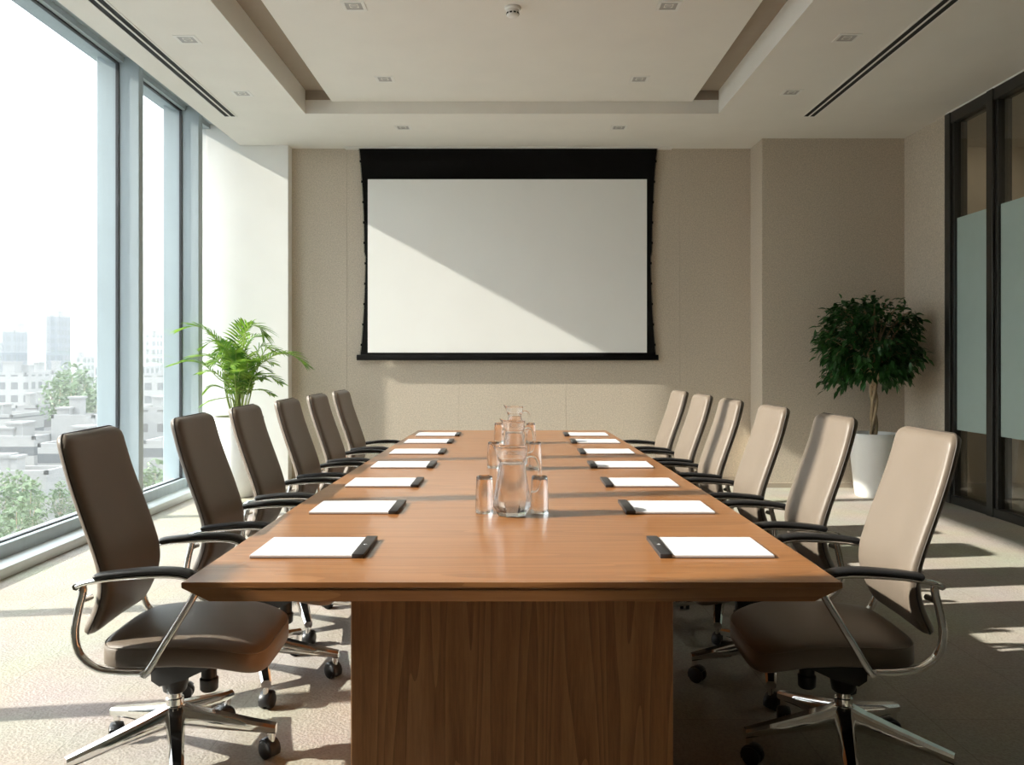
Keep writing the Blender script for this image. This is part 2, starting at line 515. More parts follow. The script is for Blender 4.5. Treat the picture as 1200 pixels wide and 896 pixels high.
# glass partition with frosted band
XP = 3.97
pp = [(7.53, 7.62), (6.86, 6.95), (5.3, 5.39), (3.7, 3.79), (2.1, 2.19), (0.5, 0.59), (-1.1, -1.01), (-2.7, -2.61)]
part = MB()
part.box(XP - 0.02, XP + 0.10, -3.2, 7.62, 3.42, ZC - 0.012, 0.003, 1)
part.box(XP - 0.02, XP + 0.10, -3.2, 7.62, 0, 0.075, 0.003, 1)
for a, b in pp:
    part.box(XP - 0.03, XP + 0.06, a, b, 0.0, ZC - 0.012, 0.003, 1)
    part.box(XP - 0.008, XP + 0.11, a - 0.04, b + (0.04 if b < 7.6 else 0), 0.0, ZC - 0.012, 0.003, 1)
po = tag(part.build('window_6', M['black_metal']), 'black framed glass partition with a frosted band', 'partition', kind='structure')
MB().box(XP - 0.02, XP + 0.05, -3.2, 7.62, ZC - 0.012, ZC).build('head_bead', M['white_paint'], po, smooth=0)
for k, (a, b) in enumerate(pp):
    lo = pp[k + 1][1] + 0.04 if k + 1 < len(pp) else -3.2
    hi = a - 0.04
    MB().box(XP + 0.022, XP + 0.034, lo, hi, 0.075, 3.42).build('pane', M['dark_pane'], po, smooth=0)
    MB().box(XP + 0.017, XP + 0.021, lo, hi, 0.665, 2.56).build('frosted_film', M['frosted'], po, smooth=0)

# ------------------------------------------------------------------ ceiling fittings
def downlight(x, y, z, label):
    t = tag(empty('downlight', (x, y, z)), label, 'ceiling light', 'recessed square downlights')
    f = MB()
    for a in (-1, 1):
        f.box(-0.078, 0.078, min(a * 0.055, a * 0.078), max(a * 0.055, a * 0.078), -0.004, 0.004, 0.0015, 1)
        f.box(min(a * 0.055, a * 0.078), max(a * 0.055, a * 0.078), -0.055, 0.055, -0.004, 0.004, 0.0015, 1)
    f.build('frame', M['smoke'], t)
    r = MB()
    s, d = 0.054, 0.03
    r.loft([[(-s, -s, -0.002), (s, -s, -0.002), (s, s, -0.002), (-s, s, -0.002)], [(-d, -d, -0.001), (d, -d, -0.001), (d, d, -0.001), (-d, d, -0.001)]], cap=False)
    r.build('reflector', M['lamp_metal'], t, smooth=0, solid_normals=False)
    MB().lathe([(0, -0.003), (0.022, -0.003), (0.026, -0.0015), (0.026, 0.0)], n=20).build('lamp', M['lens'], t)
DL = [(-2.27, 5.85, ZC, 'square recessed downlight by the window side air slot, the nearer of two'),
      (-2.27, 7.03, ZC, 'square recessed downlight by the window side air slot, the farther of two'),
      (2.33, 5.82, ZC, 'square recessed downlight by the partition side air slot, the nearer of two'),
      (2.34, 7.0, ZC, 'square recessed downlight by the partition side air slot, the farther of two'),
      (-1.05, 8.06, ZC, 'square recessed downlight just before the screen, the window side one'),
      (1.03, 8.06, ZC, 'square recessed downlight just before the screen, the partition side one'),
      (-1.05, 5.556, ZPANEL, 'square recessed downlight in the central panel, left of the smoke detector'),
      (-1.065, 7.0, ZPANEL, 'square recessed downlight at the far left of the central panel'),
      (1.065, 7.0, ZPANEL, 'square recessed downlight at the far right of the central panel'),
      (1.04, 5.556, ZPANEL, 'square recessed downlight in the central panel, right of the smoke detector')]
for d in DL:
    downlight(*d)
t = tag(empty('smoke_detector', (0.005, 5.58, ZPANEL)), 'round white smoke detector on the central ceiling panel', 'smoke detector')
MB().lathe([(0, 0), (0.055, 0), (0.055, -0.012), (0.048, -0.02), (0, -0.02)], n=32).build('base_plate', M['smoke'], t)
MB().lathe([(0, -0.0195), (0.042, -0.0195), (0.042, -0.05), (0.034, -0.062), (0.016, -0.068), (0, -0.068)], n=32).build('sensor_head', M['smoke'], t)
s = MB()
for k in range(10):
    a = 2 * PI * k / 10
    s.tube([(0.0425 * math.cos(a + q), 0.0425 * math.sin(a + q), -0.044) for q in (-0.2, 0, 0.2)], 0.0022, 0.006, n=6, side=(math.cos(a), math.sin(a), 0))
s.build('vent_slots', M['slot'], t)

def air_slot(x, label):
    t = tag(empty('air_diffuser', (x, 4.6, ZC)), label, 'air diffuser', 'linear air slots in the ceiling')
    y0, y1 = -3.09, 3.09
    f = MB()
    for a, b in ((-0.062, -0.048), (-0.008, 0.008), (0.048, 0.062)):
        f.box(a, b, y0, y1, -0.005, 0.003, 0.0015, 1)
    for a in (y0 - 0.014, y1):
        f.box(-0.062, 0.062, a, a + 0.014, -0.005, 0.003, 0.0015, 1)
    f.build('frame', M['smoke'], t)
    for a, b in ((-0.048, -0.008), (0.008, 0.048)):
        MB().box(a, b, y0, y1, -0.002, 0.002).build('slot', M['slot'], t, smooth=0)
air_slot(-2.59, 'long double slot air diffuser in the ceiling beside the windows')
air_slot(2.73, 'long double slot air diffuser in the ceiling beside the glass partition')

# ------------------------------------------------------------------ projection screen
YS = 8.82
t = tag(empty('projection_screen', (0, YS, 0)), 'pulled down white projection screen with black border on the end wall', 'projection screen')
def px(x): return (x - 600) * YS / F_PX
def pz(y): return EYE + (Y0 - y) * YS / F_PX
c = MB()
c.box(px(404), px(788), -0.05, 0.06, ZC - 0.012, ZC, 0.003, 1)
c.build('ceiling_slot', M['smoke'], t)
def edge(side, z):                 # hour-glass outline of the tensioned cloth
    v = (z - pz(416)) / (ZC - 0.012 - pz(416))
    half = px(770) if side > 0 else -px(421)
    pinch = 0.055 * math.sin(PI * min(1, max(0, v))) ** 0.8
    return side * (half - pinch - (0.012 if v < .5 else 0))
rows = [pz(416) + (ZC - 0.012 - pz(416)) * k / 40 for k in range(41)]
b = MB()
b.loft([[(edge(-1, z), 0.0, z), (edge(1, z), 0.0, z), (edge(1, z), 0.003, z), (edge(-1, z), 0.003, z)] for z in rows])
b.build('black_border', M['screen_black'], t, smooth=0)
MB().box(px(431), px(758), -0.0012, 0.001, pz(413), pz(210)).build('screen_surface', M['screen_white'], t, smooth=0)
MB().box(px(418), px(771.5), -0.016, 0.018, pz(422), pz(415.5), 0.004, 2).build('bottom_bar', M['screen_black'], t)
for sd in (-1, 1):
    cord = MB()
    xs = px(770.5) if sd > 0 else px(419.5)
    cord.tube([(edge(sd, z) + sd * 0.005, 0.0015, z) for z in rows], 0.0016, n=6, side=(1, 0, 0))
    for k in range(10):
        z = 1.45 + k * 0.215
        cord.tube([(edge(sd, z) - sd * 0.004, 0.0015, z), (edge(sd, z) + sd * 0.011, 0.0015, z)], 0.012, 0.004, n=6, side=(0, 0, 1))
    cord.build('tension_cord', M['screen_black'], t)
# ------------------------------------------------------------------ conference table
TT = 0.75
tbl = tag(empty('conference_table', (0, 4.2, 0)), 'long walnut veneer conference table with sloping underside edge and box pedestals', 'table')
half_tab = smooth_tab([(2.023, 0.80), (3.0, 0.797), (3.9, 0.782), (5.2, 0.755), (6.42, 0.722)], 6)
def table_outline(ins, z, fy=0.06):
    ys = [2.023 + (6.42 - 2.023) * k / 30 for k in range(31)]
    ys[0] += ins * fy; ys[-1] -= ins * fy
    L_ = [(-(interp(half_tab, y) - ins), y - 4.2, z) for y in ys]
    R_ = [((interp(half_tab, y) - ins), y - 4.2, z) for y in reversed(ys)]
    return L_ + R_
t = MB()
t.loft([table_outline(0.066, TT - 0.047), table_outline(0.0015, TT - 0.0150, 1.0), table_outline(0.0, TT - 0.013), table_outline(0.0, TT - 0.002), table_outline(0.002, TT)])
t.build('tabletop', M['wood_top'], tbl, smooth=20)
for (a, b) in ((2.24, 3.30), (5.05, 6.1)):
    MB().box(-0.432, 0.432, a - 4.2, b - 4.2, 0.0, TT - 0.047, 0.003, 1).build('pedestal', M['wood_base'], tbl)

# ------------------------------------------------------------------ writing pads
def make_pad(mark):
    t = empty('writing_pad')
    MB().box(-0.137, 0.155, -0.117, 0.117, 0, 0.0022, 0.0005, 1).build('backing_board', M['strip'], t)
    MB().box(-0.135, 0.155, -0.117, 0.117, 0.0022, 0.0085, 0.0006, 1).build('paper', M['paper'], t)
    s = MB().box(-0.155, -0.1225, -0.1185, 0.1185, 0, 0.0125, 0.0015, 2).build('binding_strip', M['strip'], t)
    if mark:
        e = MB()
        e.lathe([(0.0, 0.0128), (0.0055, 0.0128), (0.0055, 0.0124)], (-0.1388, 0.0, 0), n=16)
        e.tube([(-0.1425, 0.0, 0.0127), (-0.1388, 0.004, 0.0133), (-0.135, 0.0, 0.0127)], 0.0008, n=6, side=(0, 0, 1))
        e.build('emblem', M['mark'], s)
    return t
pad_a, pad_b = make_pad(True), make_pad(False)
pad_y = [2.385, 3.035, 3.65, 4.27, 4.885, 5.50, 6.02]
words = ['nearest the camera', 'second from the camera', 'third from the camera',
         'the middle one of seven', 'third from the far end', 'second from the far end', 'at the far end']
first = {True: True, False: True}
for side, nm in ((-1, 'window side row'), (1, 'partition side row')):
    for k, y in enumerate(pad_y):
        big = k < 1
        src = pad_a if big else pad_b
        o = src if first[big] else copy_tree(src)
        first[big] = False
        xc = side * (0.557 - 0.003 * k - (0.012 if k == 6 else 0))
        o.location = (xc, y, TT)
        o.rotation_euler = (0, 0, PI if side < 0 else 0)
        tag(o, 'white pad with black strip, %s, %s' % (nm, words[k]), 'writing pad', 'writing pads along the table')

# ------------------------------------------------------------------ pitchers and tumblers
def oct_mod(p, a, r, z):
    q = p.copy()
    if z < 0.10:
        k = max(0.0, min(1.0, (0.10 - z) / 0.07))
        f = math.cos(PI / 8) / math.cos(((a + PI / 8) % (PI / 4)) - PI / 8)
        s = 1 + (f * 1.03 - 1) * k
        q.x *= s; q.y *= s
    if z > 0.195:
        d = abs(((a - PI + PI) % (2 * PI)) - PI)
        s = 1 + 0.38 * math.exp(-(d / 0.32) ** 2) * ((z - 0.195) / 0.045) ** 1.5
        q.x *= s; q.y *= s
        q.z += 0.012 * math.exp(-(d / 0.32) ** 2) * ((z - 0.195) / 0.045)
    return q
def make_pitcher():
    t = empty('water_pitcher')
    out = [(0.0, 0.0), (0.044, 0.0), (0.048, 0.002), (0.067, 0.034), (0.069, 0.044)]
    out += [(0.069 - 0.025 * (k / 8) ** 0.95, 0.044 + 0.136 * k / 8) for k in range(1, 9)]
    out += [(0.0440, 0.185), (0.0485, 0.191), (0.0505, 0.198), (0.0525, 0.215), (0.0545, 0.230), (0.0550, 0.236), (0.0538, 0.2385)]
    inn = [(0.0520, 0.235), (0.0500, 0.222), (0.0480, 0.205), (0.0455, 0.196), (0.0405, 0.189), (0.0400, 0.183)]
    inn += [(0.040 + 0.0245 * (k / 8) ** 1.05, 0.183 - 0.137 * k / 8) for k in range(1, 9)]
    inn += [(0.062, 0.036), (0.045, 0.018), (0.0, 0.017)]
    MB().lathe(out + inn, n=64, mod=oct_mod).build('glass_body', M['glass'], t, smooth=28)
    h = cr([(0.0500, 0, 0.203), (0.066, 0, 0.207), (0.084, 0, 0.199), (0.0945, 0, 0.174), (0.0965, 0, 0.140), (0.092, 0, 0.108), (0.083, 0, 0.088), (0.0655, 0, 0.084)], 4)
    MB().tube(h, 0.0095, 0.0065, n=12).build('handle', M['glass'], t, smooth=60)
    wt = [(0.0, 0.0174), (0.0445, 0.0184), (0.0615, 0.0362), (0.0640, 0.046)]
    wt += [(0.0640 - 0.0238 * (k / 8) ** 0.95, 0.046 + 0.132 * k / 8) for k in range(1, 9)]
    wt += [(0.0, 0.178)]
    MB().lathe(wt, n=64, mod=oct_mod).build('water', M['water'], t, smooth=28)
    return t
def make_tumbler():
    prof = [(0.0290, 0.0005), (0.0305, 0.0), (0.0315, 0.0012), (0.0312, 0.02), (0.0302, 0.07), (0.0290, 0.112), (0.0286, 0.125), (0.0265, 0.1295), (0.021, 0.130), (0.019, 0.1275), (0.0, 0.1265)]
    inner = [(0.0, 0.1165), (0.019, 0.117), (0.0245, 0.119), (0.0262, 0.114), (0.0275, 0.07), (0.0285, 0.02)]
    def rib(p, a, r, z):
        k = 1 + (0.018 * math.cos(14 * a) if 0.01 < z < 0.108 and r > 0.0287 else 0)
        return Vector((p.x * k, p.y * k, p.z))
    return MB().lathe(prof + inner + [(0.0290, 0.0005)], n=56, mod=rib).build('drinking_glass', M['glass'], None, smooth=50)
pit, tum = make_pitcher(), make_tumbler()
pw = ['nearest the camera', 'in the middle of its row', 'farthest from the camera']
tw = ['nearest', 'middle', 'farthest']
for k, (x, y) in enumerate(((0.0, 2.90), (0.012, 4.13), (0.018, 5.40))):
    o = pit if k == 0 else copy_tree(pit)
    o.location = (x, y, TT)
    tag(o, 'clear glass water pitcher on the table midline, %s' % pw[k], 'pitcher', 'water pitchers down the table')
    for s in (-1, 1):
        g = tum if (k == 0 and s < 0) else copy_tree(tum)
        g.location = (x + s * (0.097 if k == 0 else 0.104), y + 0.05, TT)
        tag(g, 'upturned clear drinking glass on the %s side of the %s pitcher' % ('window' if s < 0 else 'partition', tw[k]), 'glass', 'upturned glasses by the pitchers')

# ------------------------------------------------------------------ office chairs
AY = 0.243                     # arm frames sit at this distance from the middle
def chair_seat(root):
    def ring(ins, z, n=56):
        pts = []
        for i in range(n):
            a = 2 * PI * i / n
            c_, s_ = math.cos(a), math.sin(a)
            e = 2 / 5.0
            x = 0.085 + (0.247 - ins) * math.copysign(abs(c_) ** e, c_)
            y = (0.232 - ins) * math.copysign(abs(s_) ** e, s_)
            y *= 1.0 + 0.03 * (x / 0.3)
            fr = max(0.0, (x - 0.12) / 0.21)
            dz = -0.044 * fr ** 2.0
            crown = 0.006 * (1 - (y / 0.24) ** 2)
            pts.append((x, y, z + dz + (crown if z > 0.43 else 0) - 0.010 * max(0, (0.05 - x) / 0.2)))
        return pts
    b = MB()
    b.loft([ring(0.12, 0.388), ring(0.03, 0.385), ring(0.007, 0.387), ring(0.001, 0.394), ring(0.0, 0.42), ring(0.001, 0.439), ring(0.008, 0.450), ring(0.024, 0.4575), ring(0.065, 0.463), ring(0.13, 0.466), ring(0.20, 0.466)])
    seat = b.build('seat', M['leather'], root, smooth=70)
    r = ring(0.0035, 0.4455)
    MB().tube(r, 0.0022, n=6, side=(0, 0, 1), closed=True).build('seam', M['leather'], seat, smooth=70)
FR = smooth_tab([(0.455, -0.186), (0.50, -0.160), (0.55, -0.139), (0.60, -0.127), (0.65, -0.128), (0.70, -0.140), (0.78, -0.167), (0.87, -0.199), (0.96, -0.228), (1.07, -0.256)], 6)
ZB, ZTB = 0.463, 1.066
def half_w(z, grow=0.0):
    d = max(0.0, min(z - ZB, ZTB - z))
    r = 0.042
    W = interp([(ZB, 0.190), (0.62, 0.203), (0.80, 0.205), (ZTB, 0.194)], z) + grow
    if d < r:
        return W - r + math.sqrt(max(0.0, r * r - (r - d) ** 2))
    return W
def back_loft(b, f_off, thick, grow=0.0, crown=0.006, pw=(0.55, 0.32)):
    rows = []
    zs = [ZB + (ZTB - ZB) * (0.5 - 0.5 * math.cos(PI * k / 44)) for k in range(45)]
    for z in zs:
        d = min(z - ZB, ZTB - z)
        r2 = 0.02
        tk = thick * (math.sqrt(max(0.0, 1 - (1 - d / r2) ** 2)) if d < r2 else 1.0)
        tk = max(tk, 0.002)
        w = half_w(z, grow)
        xm = interp(FR, z) + f_off - thick / 2
        ring = []
        n = 36
        for i in range(n):
            a = 2 * PI * i / n
            cx, sy = math.cos(a), math.sin(a)
            if cx < 0:                                   # the rear half is rounder than the front
                yy = w * math.copysign(abs(sy) ** 0.42, sy)
                xx = -tk * 0.56 * abs(cx) ** 0.85
            else:
                yy = w * math.copysign(abs(sy) ** pw[1], sy)
                xx = tk / 2 * abs(cx) ** pw[0]
            bow = 0.014 * (yy / 0.2) ** 2
            cr_ = crown * (1 - (yy / 0.21) ** 2) * (1 if cx > 0 else 0.4 if cx < 0 else 0) * (1 if d > 0.02 else d / 0.02)
            ring.append((xm + xx + bow + math.copysign(cr_, cx), yy, z))
        rows.append(ring)
    b.loft(rows)
def chair_back(root):
    b = MB(); back_loft(b, 0.0, 0.054, 0.0, 0.004, (0.5, 0.30))
    bk = b.build('backrest', M['leather'], root, smooth=60)
    loop = []
    m = 30
    zs = [ZB + (ZTB - ZB) * (0.5 - 0.5 * math.cos(PI * k / m)) for k in range(m + 1)]
    def pt(s, z):
        y = s * half_w(z, -0.0012)
        return (interp(FR, z) - 0.0285 + 0.014 * (y / 0.2) ** 2, y, z)
    loop = [pt(1, z) for z in zs] + [pt(-1, z) for z in reversed(zs[1:-1])]
    loop = [p for k, p in enumerate(loop)]
    MB().tube(loop, 0.0030, n=8, side=(1, 0, 0), closed=True).build('piping', M['piping'], bk, smooth=70)
def chair_arm(root, s):
    y = s * AY
    path = cr([(0.012, 0, 0.379), (-0.075, 0, 0.381), (-0.140, 0, 0.394), (-0.184, 0, 0.432), (-0.199, 0, 0.49), (-0.190, 0, 0.555), (-0.176, 0, 0.615), (-0.180, 0, 0.634)], 6)
    b = MB()
    b.tube([(p.x, y, p.z) for p in path], 0.0125, 0.0105, n=12, power=0.75)
    bar = cr([(-0.190, 0, 0.632), (-0.165, 0, 0.641), (-0.09, 0, 0.653), (0.0, 0, 0.659), (0.075, 0, 0.660), (0.125, 0, 0.652), (0.148, 0, 0.637), (0.150, 0, 0.618), (0.138, 0, 0.590), (0.105, 0, 0.535), (0.06, 0, 0.462), (0.018, 0, 0.392), (0.0, 0, 0.372)], 6)
    nb = len(bar)
    wa = [0.019 if k < nb * 0.5 else 0.0135 for k in range(nb)]
    wb = [0.0075 if k < nb * 0.5 else 0.0105 for k in range(nb)]
    for q in range(3):
        wa = [(wa[max(k - 1, 0)] + wa[k] + wa[min(k + 1, nb - 1)]) / 3 for k in range(nb)]
        wb = [(wb[max(k - 1, 0)] + wb[k] + wb[min(k + 1, nb - 1)]) / 3 for k in range(nb)]
    b.tube([(p.x, y, p.z) for p in bar], wa, wb, n=12, power=0.8)
    b.cyl((-0.190, y - 0.016, 0.632), (-0.190, y + 0.016, 0.632), 0.0095, 12)
    b.cyl((-0.186, y, 0.585), (-0.176, s * 0.19, 0.585), 0.009, 10)
    b.cyl((0.004, y + s * 0.012, 0.377), (0.004, s * 0.13, 0.377), 0.013, 12)
    arm = b.build('arm_frame', M['chrome'], root, smooth=50)
    pad = cr([(-0.142, 0, 0.654), (-0.125, 0, 0.661), (-0.06, 0, 0.669), (0.02, 0, 0.675), (0.085, 0, 0.674), (0.128, 0, 0.666), (0.150, 0, 0.650), (0.158, 0, 0.632)], 5)
    n = len(pad)
    wa = [0.0225 * min(1, 0.45 + 0.2 * min(k, n - 1 - k)) for k in range(n)]
    wb = [0.0095 * min(1, 0.4 + 0.2 * min(k, n - 1 - k)) for k in range(n)]
    MB().tube([(p.x, y, p.z) for p in pad], wa, wb, n=14, power=0.75).build('arm_pad', M['rubber'], arm, smooth=60)
def chair_base(root, ang):
    b = MB()
    b.lathe([(0, 0.105), (0.030, 0.105), (0.036, 0.112), (0.037, 0.178), (0.033, 0.186), (0.0275, 0.188), (0.0275, 0.208), (0.022, 0.21), (0.022, 0.236), (0, 0.236)], n=28)
    for k in range(5):
        a = ang + 2 * PI * k / 5
        c_, s_ = math.cos(a), math.sin(a)
        def P(r, q, z): return (r * c_ - q * s_, r * s_ + q * c_, z)
        rings = []
        for i in range(9):
            u = i / 8
            r = 0.022 + (0.318 - 0.022) * u
            w = 0.030 - 0.0125 * u
            zt = 0.188 - 0.077 * u ** 0.9
            zb = 0.118 - 0.034 * u ** 1.2
            rings.append([P(r, -w * 0.72, zb), P(r, w * 0.72, zb), P(r, w, zb + (zt - zb) * 0.25), P(r, w, zb + (zt - zb) * 0.72), P(r, w * 0.62, zt), P(r, -w * 0.62, zt), P(r, -w, zb + (zt - zb) * 0.72), P(r, -w, zb + (zt - zb) * 0.25)])
        b.loft(rings)
        b.cyl(P(0.303, 0, 0.056), P(0.303, 0, 0.09), 0.0115, 12)
    b.build('star_base', M['chrome'], root, smooth=38)
    for k in range(5):
        a = ang + 2 * PI * k / 5
        w = MB()
        aa = 0.9 + 1.3 * k
        ax = Vector((math.cos(aa), math.sin(aa), 0))
        tg = Vector((-ax.y, ax.x, 0))
        cc = Vector((0.303 * math.cos(a), 0.303 * math.sin(a), 0)) + tg * 0.012
        for q in (-1, 1):
            base = cc + ax * (q * 0.0145) + Vector((0, 0, 0.0295))
            w.tube([base + ax * d for d in (-0.0095, -0.0065, 0.0065, 0.0095)], [0.025, 0.0295, 0.0295, 0.025], [0.025, 0.0295, 0.0295, 0.025], n=20, side=tg)
        hood = []
        for j in range(7):
            th = PI * (-0.12 + 0.92 * j / 6)
            hood.append(cc + Vector((0, 0, 0.0295)) + tg * (-0.0325 * math.cos(th)) + Vector((0, 0, 0.0325 * math.sin(th))))
        w.tube(hood, 0.021, 0.0045, n=8, side=ax, power=0.6)
        w.build('caster', M['plastic'], root, smooth=40)
def chair_mech(root):
    b = MB()
    b.lathe([(0, 0.228), (0.030, 0.228), (0.036, 0.234), (0.044, 0.275), (0.046, 0.30), (0, 0.30)], n=20)
    b.loft([[(x, y, z) for (y, z) in ((-w, zb), (w, zb), (w * 1.15, zt), (-w * 1.15, zt))] for (x, w, zb, zt) in ((-0.060, 0.040, 0.275, 0.33), (-0.03, 0.052, 0.262, 0.385), (0.05, 0.06, 0.285, 0.389), (0.13, 0.075, 0.325, 0.388), (0.17, 0.09, 0.352, 0.375))])
    b.box(-0.12, 0.2, -0.16, 0.16, 0.374, 0.3895, 0.006, 2)
    m = b.build('tilt_mechanism', M['plastic'], root, smooth=40)
    k = MB()
    k.lathe([(0, -0.085), (0.022, -0.085), (0.028, -0.078), (0.029, -0.045), (0.024, -0.04), (0.024, 0.0), (0, 0.0)], (0.112, -0.012, 0.318), n=18)
    k.build('tension_knob', M['plastic'], m, smooth=40)
def make_chair(ang):
    root = empty('office_chair')
    chair_seat(root); chair_back(root); chair_mech(root)
    for s in (-1, 1): chair_arm(root, s)
    chair_base(root, ang)
    return root
proto = make_chair(math.radians(3))
spots_l = [(-1.08, 2.68, 2.0), (-1.02, 3.37, 0.5), (-1.03, 4.06, 0), (-1.012, 4.745, -1), (-1.0, 5.425, -1.5), (-0.985, 6.105, -2)]
spots_r = [(1.062, 2.68, -2.0), (1.037, 3.37, -1), (1.005, 4.06, 0), (0.98, 4.745, 1), (0.972, 5.425, 1.5), (0.96, 6.105, 2)]
order = ['nearest the camera', 'second from the camera', 'third from the camera', 'fourth from the camera', 'fifth from the camera', 'last, by the screen wall']
for nm, spots, base in (('window side of the table', spots_l, 0.0), ('partition side of the table', spots_r, PI)):
    for k, (x, y, a) in enumerate(spots):
        o = proto if (k == 0 and base == 0.0) else copy_tree(proto)
        o.location = (x, y, 0)
        o.rotation_euler = (0, 0, base + math.radians(a))
        tag(o, 'taupe leather chair on the %s, %s' % (nm, order[k]), 'chair', 'office chairs along the table')
# ------------------------------------------------------------------ plants
def planter(root, r_top, r_bot, h, name='planter'):
    prof = [(0, 0), (r_bot * 0.92, 0), (r_bot, 0.012)]
    for k in range(1, 13):
        u = k / 12
        prof.append((r_bot + (r_top - r_bot) * (u ** 0.8), 0.012 + (h - 0.018) * u))
    prof += [(r_top - 0.004, h), (r_top - 0.016, h), (r_top - 0.020, h - 0.008), (r_top - 0.03, h - 0.07), (0, h - 0.07)]
    p = MB().lathe(prof, n=48).build(name, M['pot'], root, smooth=40)
    s = MB()
    s.lathe([(0, h - 0.035), (r_top * 0.5, h - 0.038), (r_top - 0.024, h - 0.045), (r_top - 0.024, h - 0.068), (0, h - 0.069)], n=40)
    s.build('soil', M['soil'], p, smooth=60)
    return p

palm = tag(empty('potted_palm', (-2.60, 7.95, 0)), 'bushy green palm in a tall white planter at the window corner', 'potted plant')
planter(palm, 0.235, 0.165, 0.755)
rng = random.Random(11)
def frond(ctrl, n_leaf, lmax, u0=0.3):
    """one arching feather frond: a stalk through the control points with two rows of narrow leaflets"""
    b = MB()
    pts = cr(ctrl, 9)
    steps = len(pts) - 1
    run = Vector((ctrl[-1][0] - ctrl[0][0], ctrl[-1][1] - ctrl[0][1], 0))
    if run.length < 0.02: run = Vector((1, 0.3, 0))
    h = run.normalized()
    sd = Vector((-h.y, h.x, 0))
    rad = [0.0058 * (1 - 0.85 * k / steps) + 0.0006 for k in range(steps + 1)]
    b.tube(pts, rad, rad, n=6, side=sd)
    for f in b.bm.faces: f.material_index = 1
    for k in range(n_leaf):
        u = u0 + (1 - u0) * k / (n_leaf - 1)
        i = min(int(u * steps), steps - 1)
        q = pts[i].lerp(pts[i + 1], u * steps - i)
        tg = (pts[i + 1] - pts[i]).normalized()
        up = tg.cross(sd).normalized()
        if up.z < 0: up = -up
        v_ = (u - u0) / (1 - u0)
        ln0 = lmax * (0.55 + 0.45 * math.sin(PI * min(1, v_ * 0.8 + 0.18)))
        for s in (-1, 1):
            ln = ln0 * rng.uniform(1.15, 1.45)
            d = (sd * s * 0.80 + tg * (0.62 + 0.4 * v_) + up * rng.uniform(0.22, 0.42)).normalized()
            wv = d.cross(up).normalized()
            wd = 0.0085 * rng.uniform(0.85, 1.15)
            rows = []
            for j in range(6):
                v = j / 5
                ww = wd * (0.4, 0.95, 1.1, 0.95, 0.6, 0.06)[j]
                c = q + d * (ln * v) - Vector((0, 0, 1)) * (ln * 0.30 * v * v)
                rows.append((b.bm.verts.new(c - wv * ww), b.bm.verts.new(c - up * ww * 0.5), b.bm.verts.new(c + wv * ww)))
            for r0, r1 in zip(rows, rows[1:]):
                for m_ in (0, 1):
                    b.bm.faces.new((r0[m_], r0[m_ + 1], r1[m_ + 1], r1[m_]))
    return b.build('frond', [M['palm'], M['palm_stem']], palm, smooth=80, solid_normals=False)
def PP(a, c, dy):
    return ((a - 480) * 0.001267, dy, 1.287 + (62 - c / 6.4) * 0.00811)
def F_(path, depth, n, l, u0=0.3):
    b0 = (rng.uniform(-0.05, 0.05), rng.uniform(-0.05, 0.05), 0.70)
    m = len(path)
    frond([b0] + [PP(p[0], p[1], depth * ((k + 1) / m) ** 1.3) for k, p in enumerate(path)], n, l, u0)
F_([(500, 520), (515, 300), (555, 150), (640, 150), (672, 200)], -0.05, 20, 0.16)
F_([(455, 560), (385, 360), (300, 220), (190, 145), (75, 170)], -0.08, 22, 0.17, 0.36)
F_([(450, 600), (365, 470), (270, 375), (150, 365), (95, 385)], 0.16, 20, 0.12, 0.4)
F_([(440, 620), (340, 530), (240, 430), (130, 405), (20, 435)], -0.14, 20, 0.11, 0.45)
F_([(520, 560), (630, 440), (760, 360), (880, 355), (985, 425)], -0.06, 22, 0.16, 0.4)
F_([(530, 600), (640, 540), (740, 520), (830, 565)], -0.16, 16, 0.11, 0.4)
F_([(470, 540), (460, 340), (470, 200), (500, 130)], 0.10, 18, 0.15)
F_([(490, 540), (500, 330), (540, 230), (610, 215)], 0.22, 18, 0.15)
F_([(470, 560), (430, 400), (400, 290), (340, 220)], -0.20, 18, 0.14)
F_([(495, 580), (560, 450), (620, 380), (700, 330)], 0.24, 16, 0.14)
F_([(480, 560), (470, 420), (455, 330), (430, 270)], -0.30, 16, 0.14)
F_([(510, 580), (570, 480), (600, 420), (640, 400)], -0.30, 15, 0.13)
F_([(450, 620), (390, 530), (330, 480), (280, 490)], -0.26, 15, 0.11)
F_([(430, 650), (360, 600), (300, 590), (265, 625)], -0.10, 12, 0.08, 0.45)
F_([(440, 690), (370, 680), (290, 700), (250, 730)], -0.14, 10, 0.06, 0.5)
F_([(530, 650), (600, 620), (680, 620), (760, 655)], -0.10, 11, 0.07, 0.55)
F_([(480, 600), (500, 480), (500, 390), (520, 330)], -0.22, 15, 0.13)
F_([(460, 600), (440, 500), (400, 430), (350, 400)], 0.28, 15, 0.12)
F_([(500, 620), (540, 540), (590, 510), (650, 500)], 0.26, 13, 0.10)
F_([(490, 640), (505, 560), (530, 500), (560, 470)], -0.26, 13, 0.11)

for k in range(14):
    az = k * 2.39996 + 0.6
    r_, zt_ = rng.uniform(0.22, 0.42), rng.uniform(1.12, 1.45)
    c_, s_ = math.cos(az), math.sin(az)
    frond([(0.04 * c_, 0.04 * s_, 0.70), (0.11 * c_, 0.11 * s_, 0.95), (0.6 * r_ * c_, 0.6 * r_ * s_, zt_), (r_ * c_, r_ * s_, zt_ - 0.02)], 15, 0.12, 0.35)

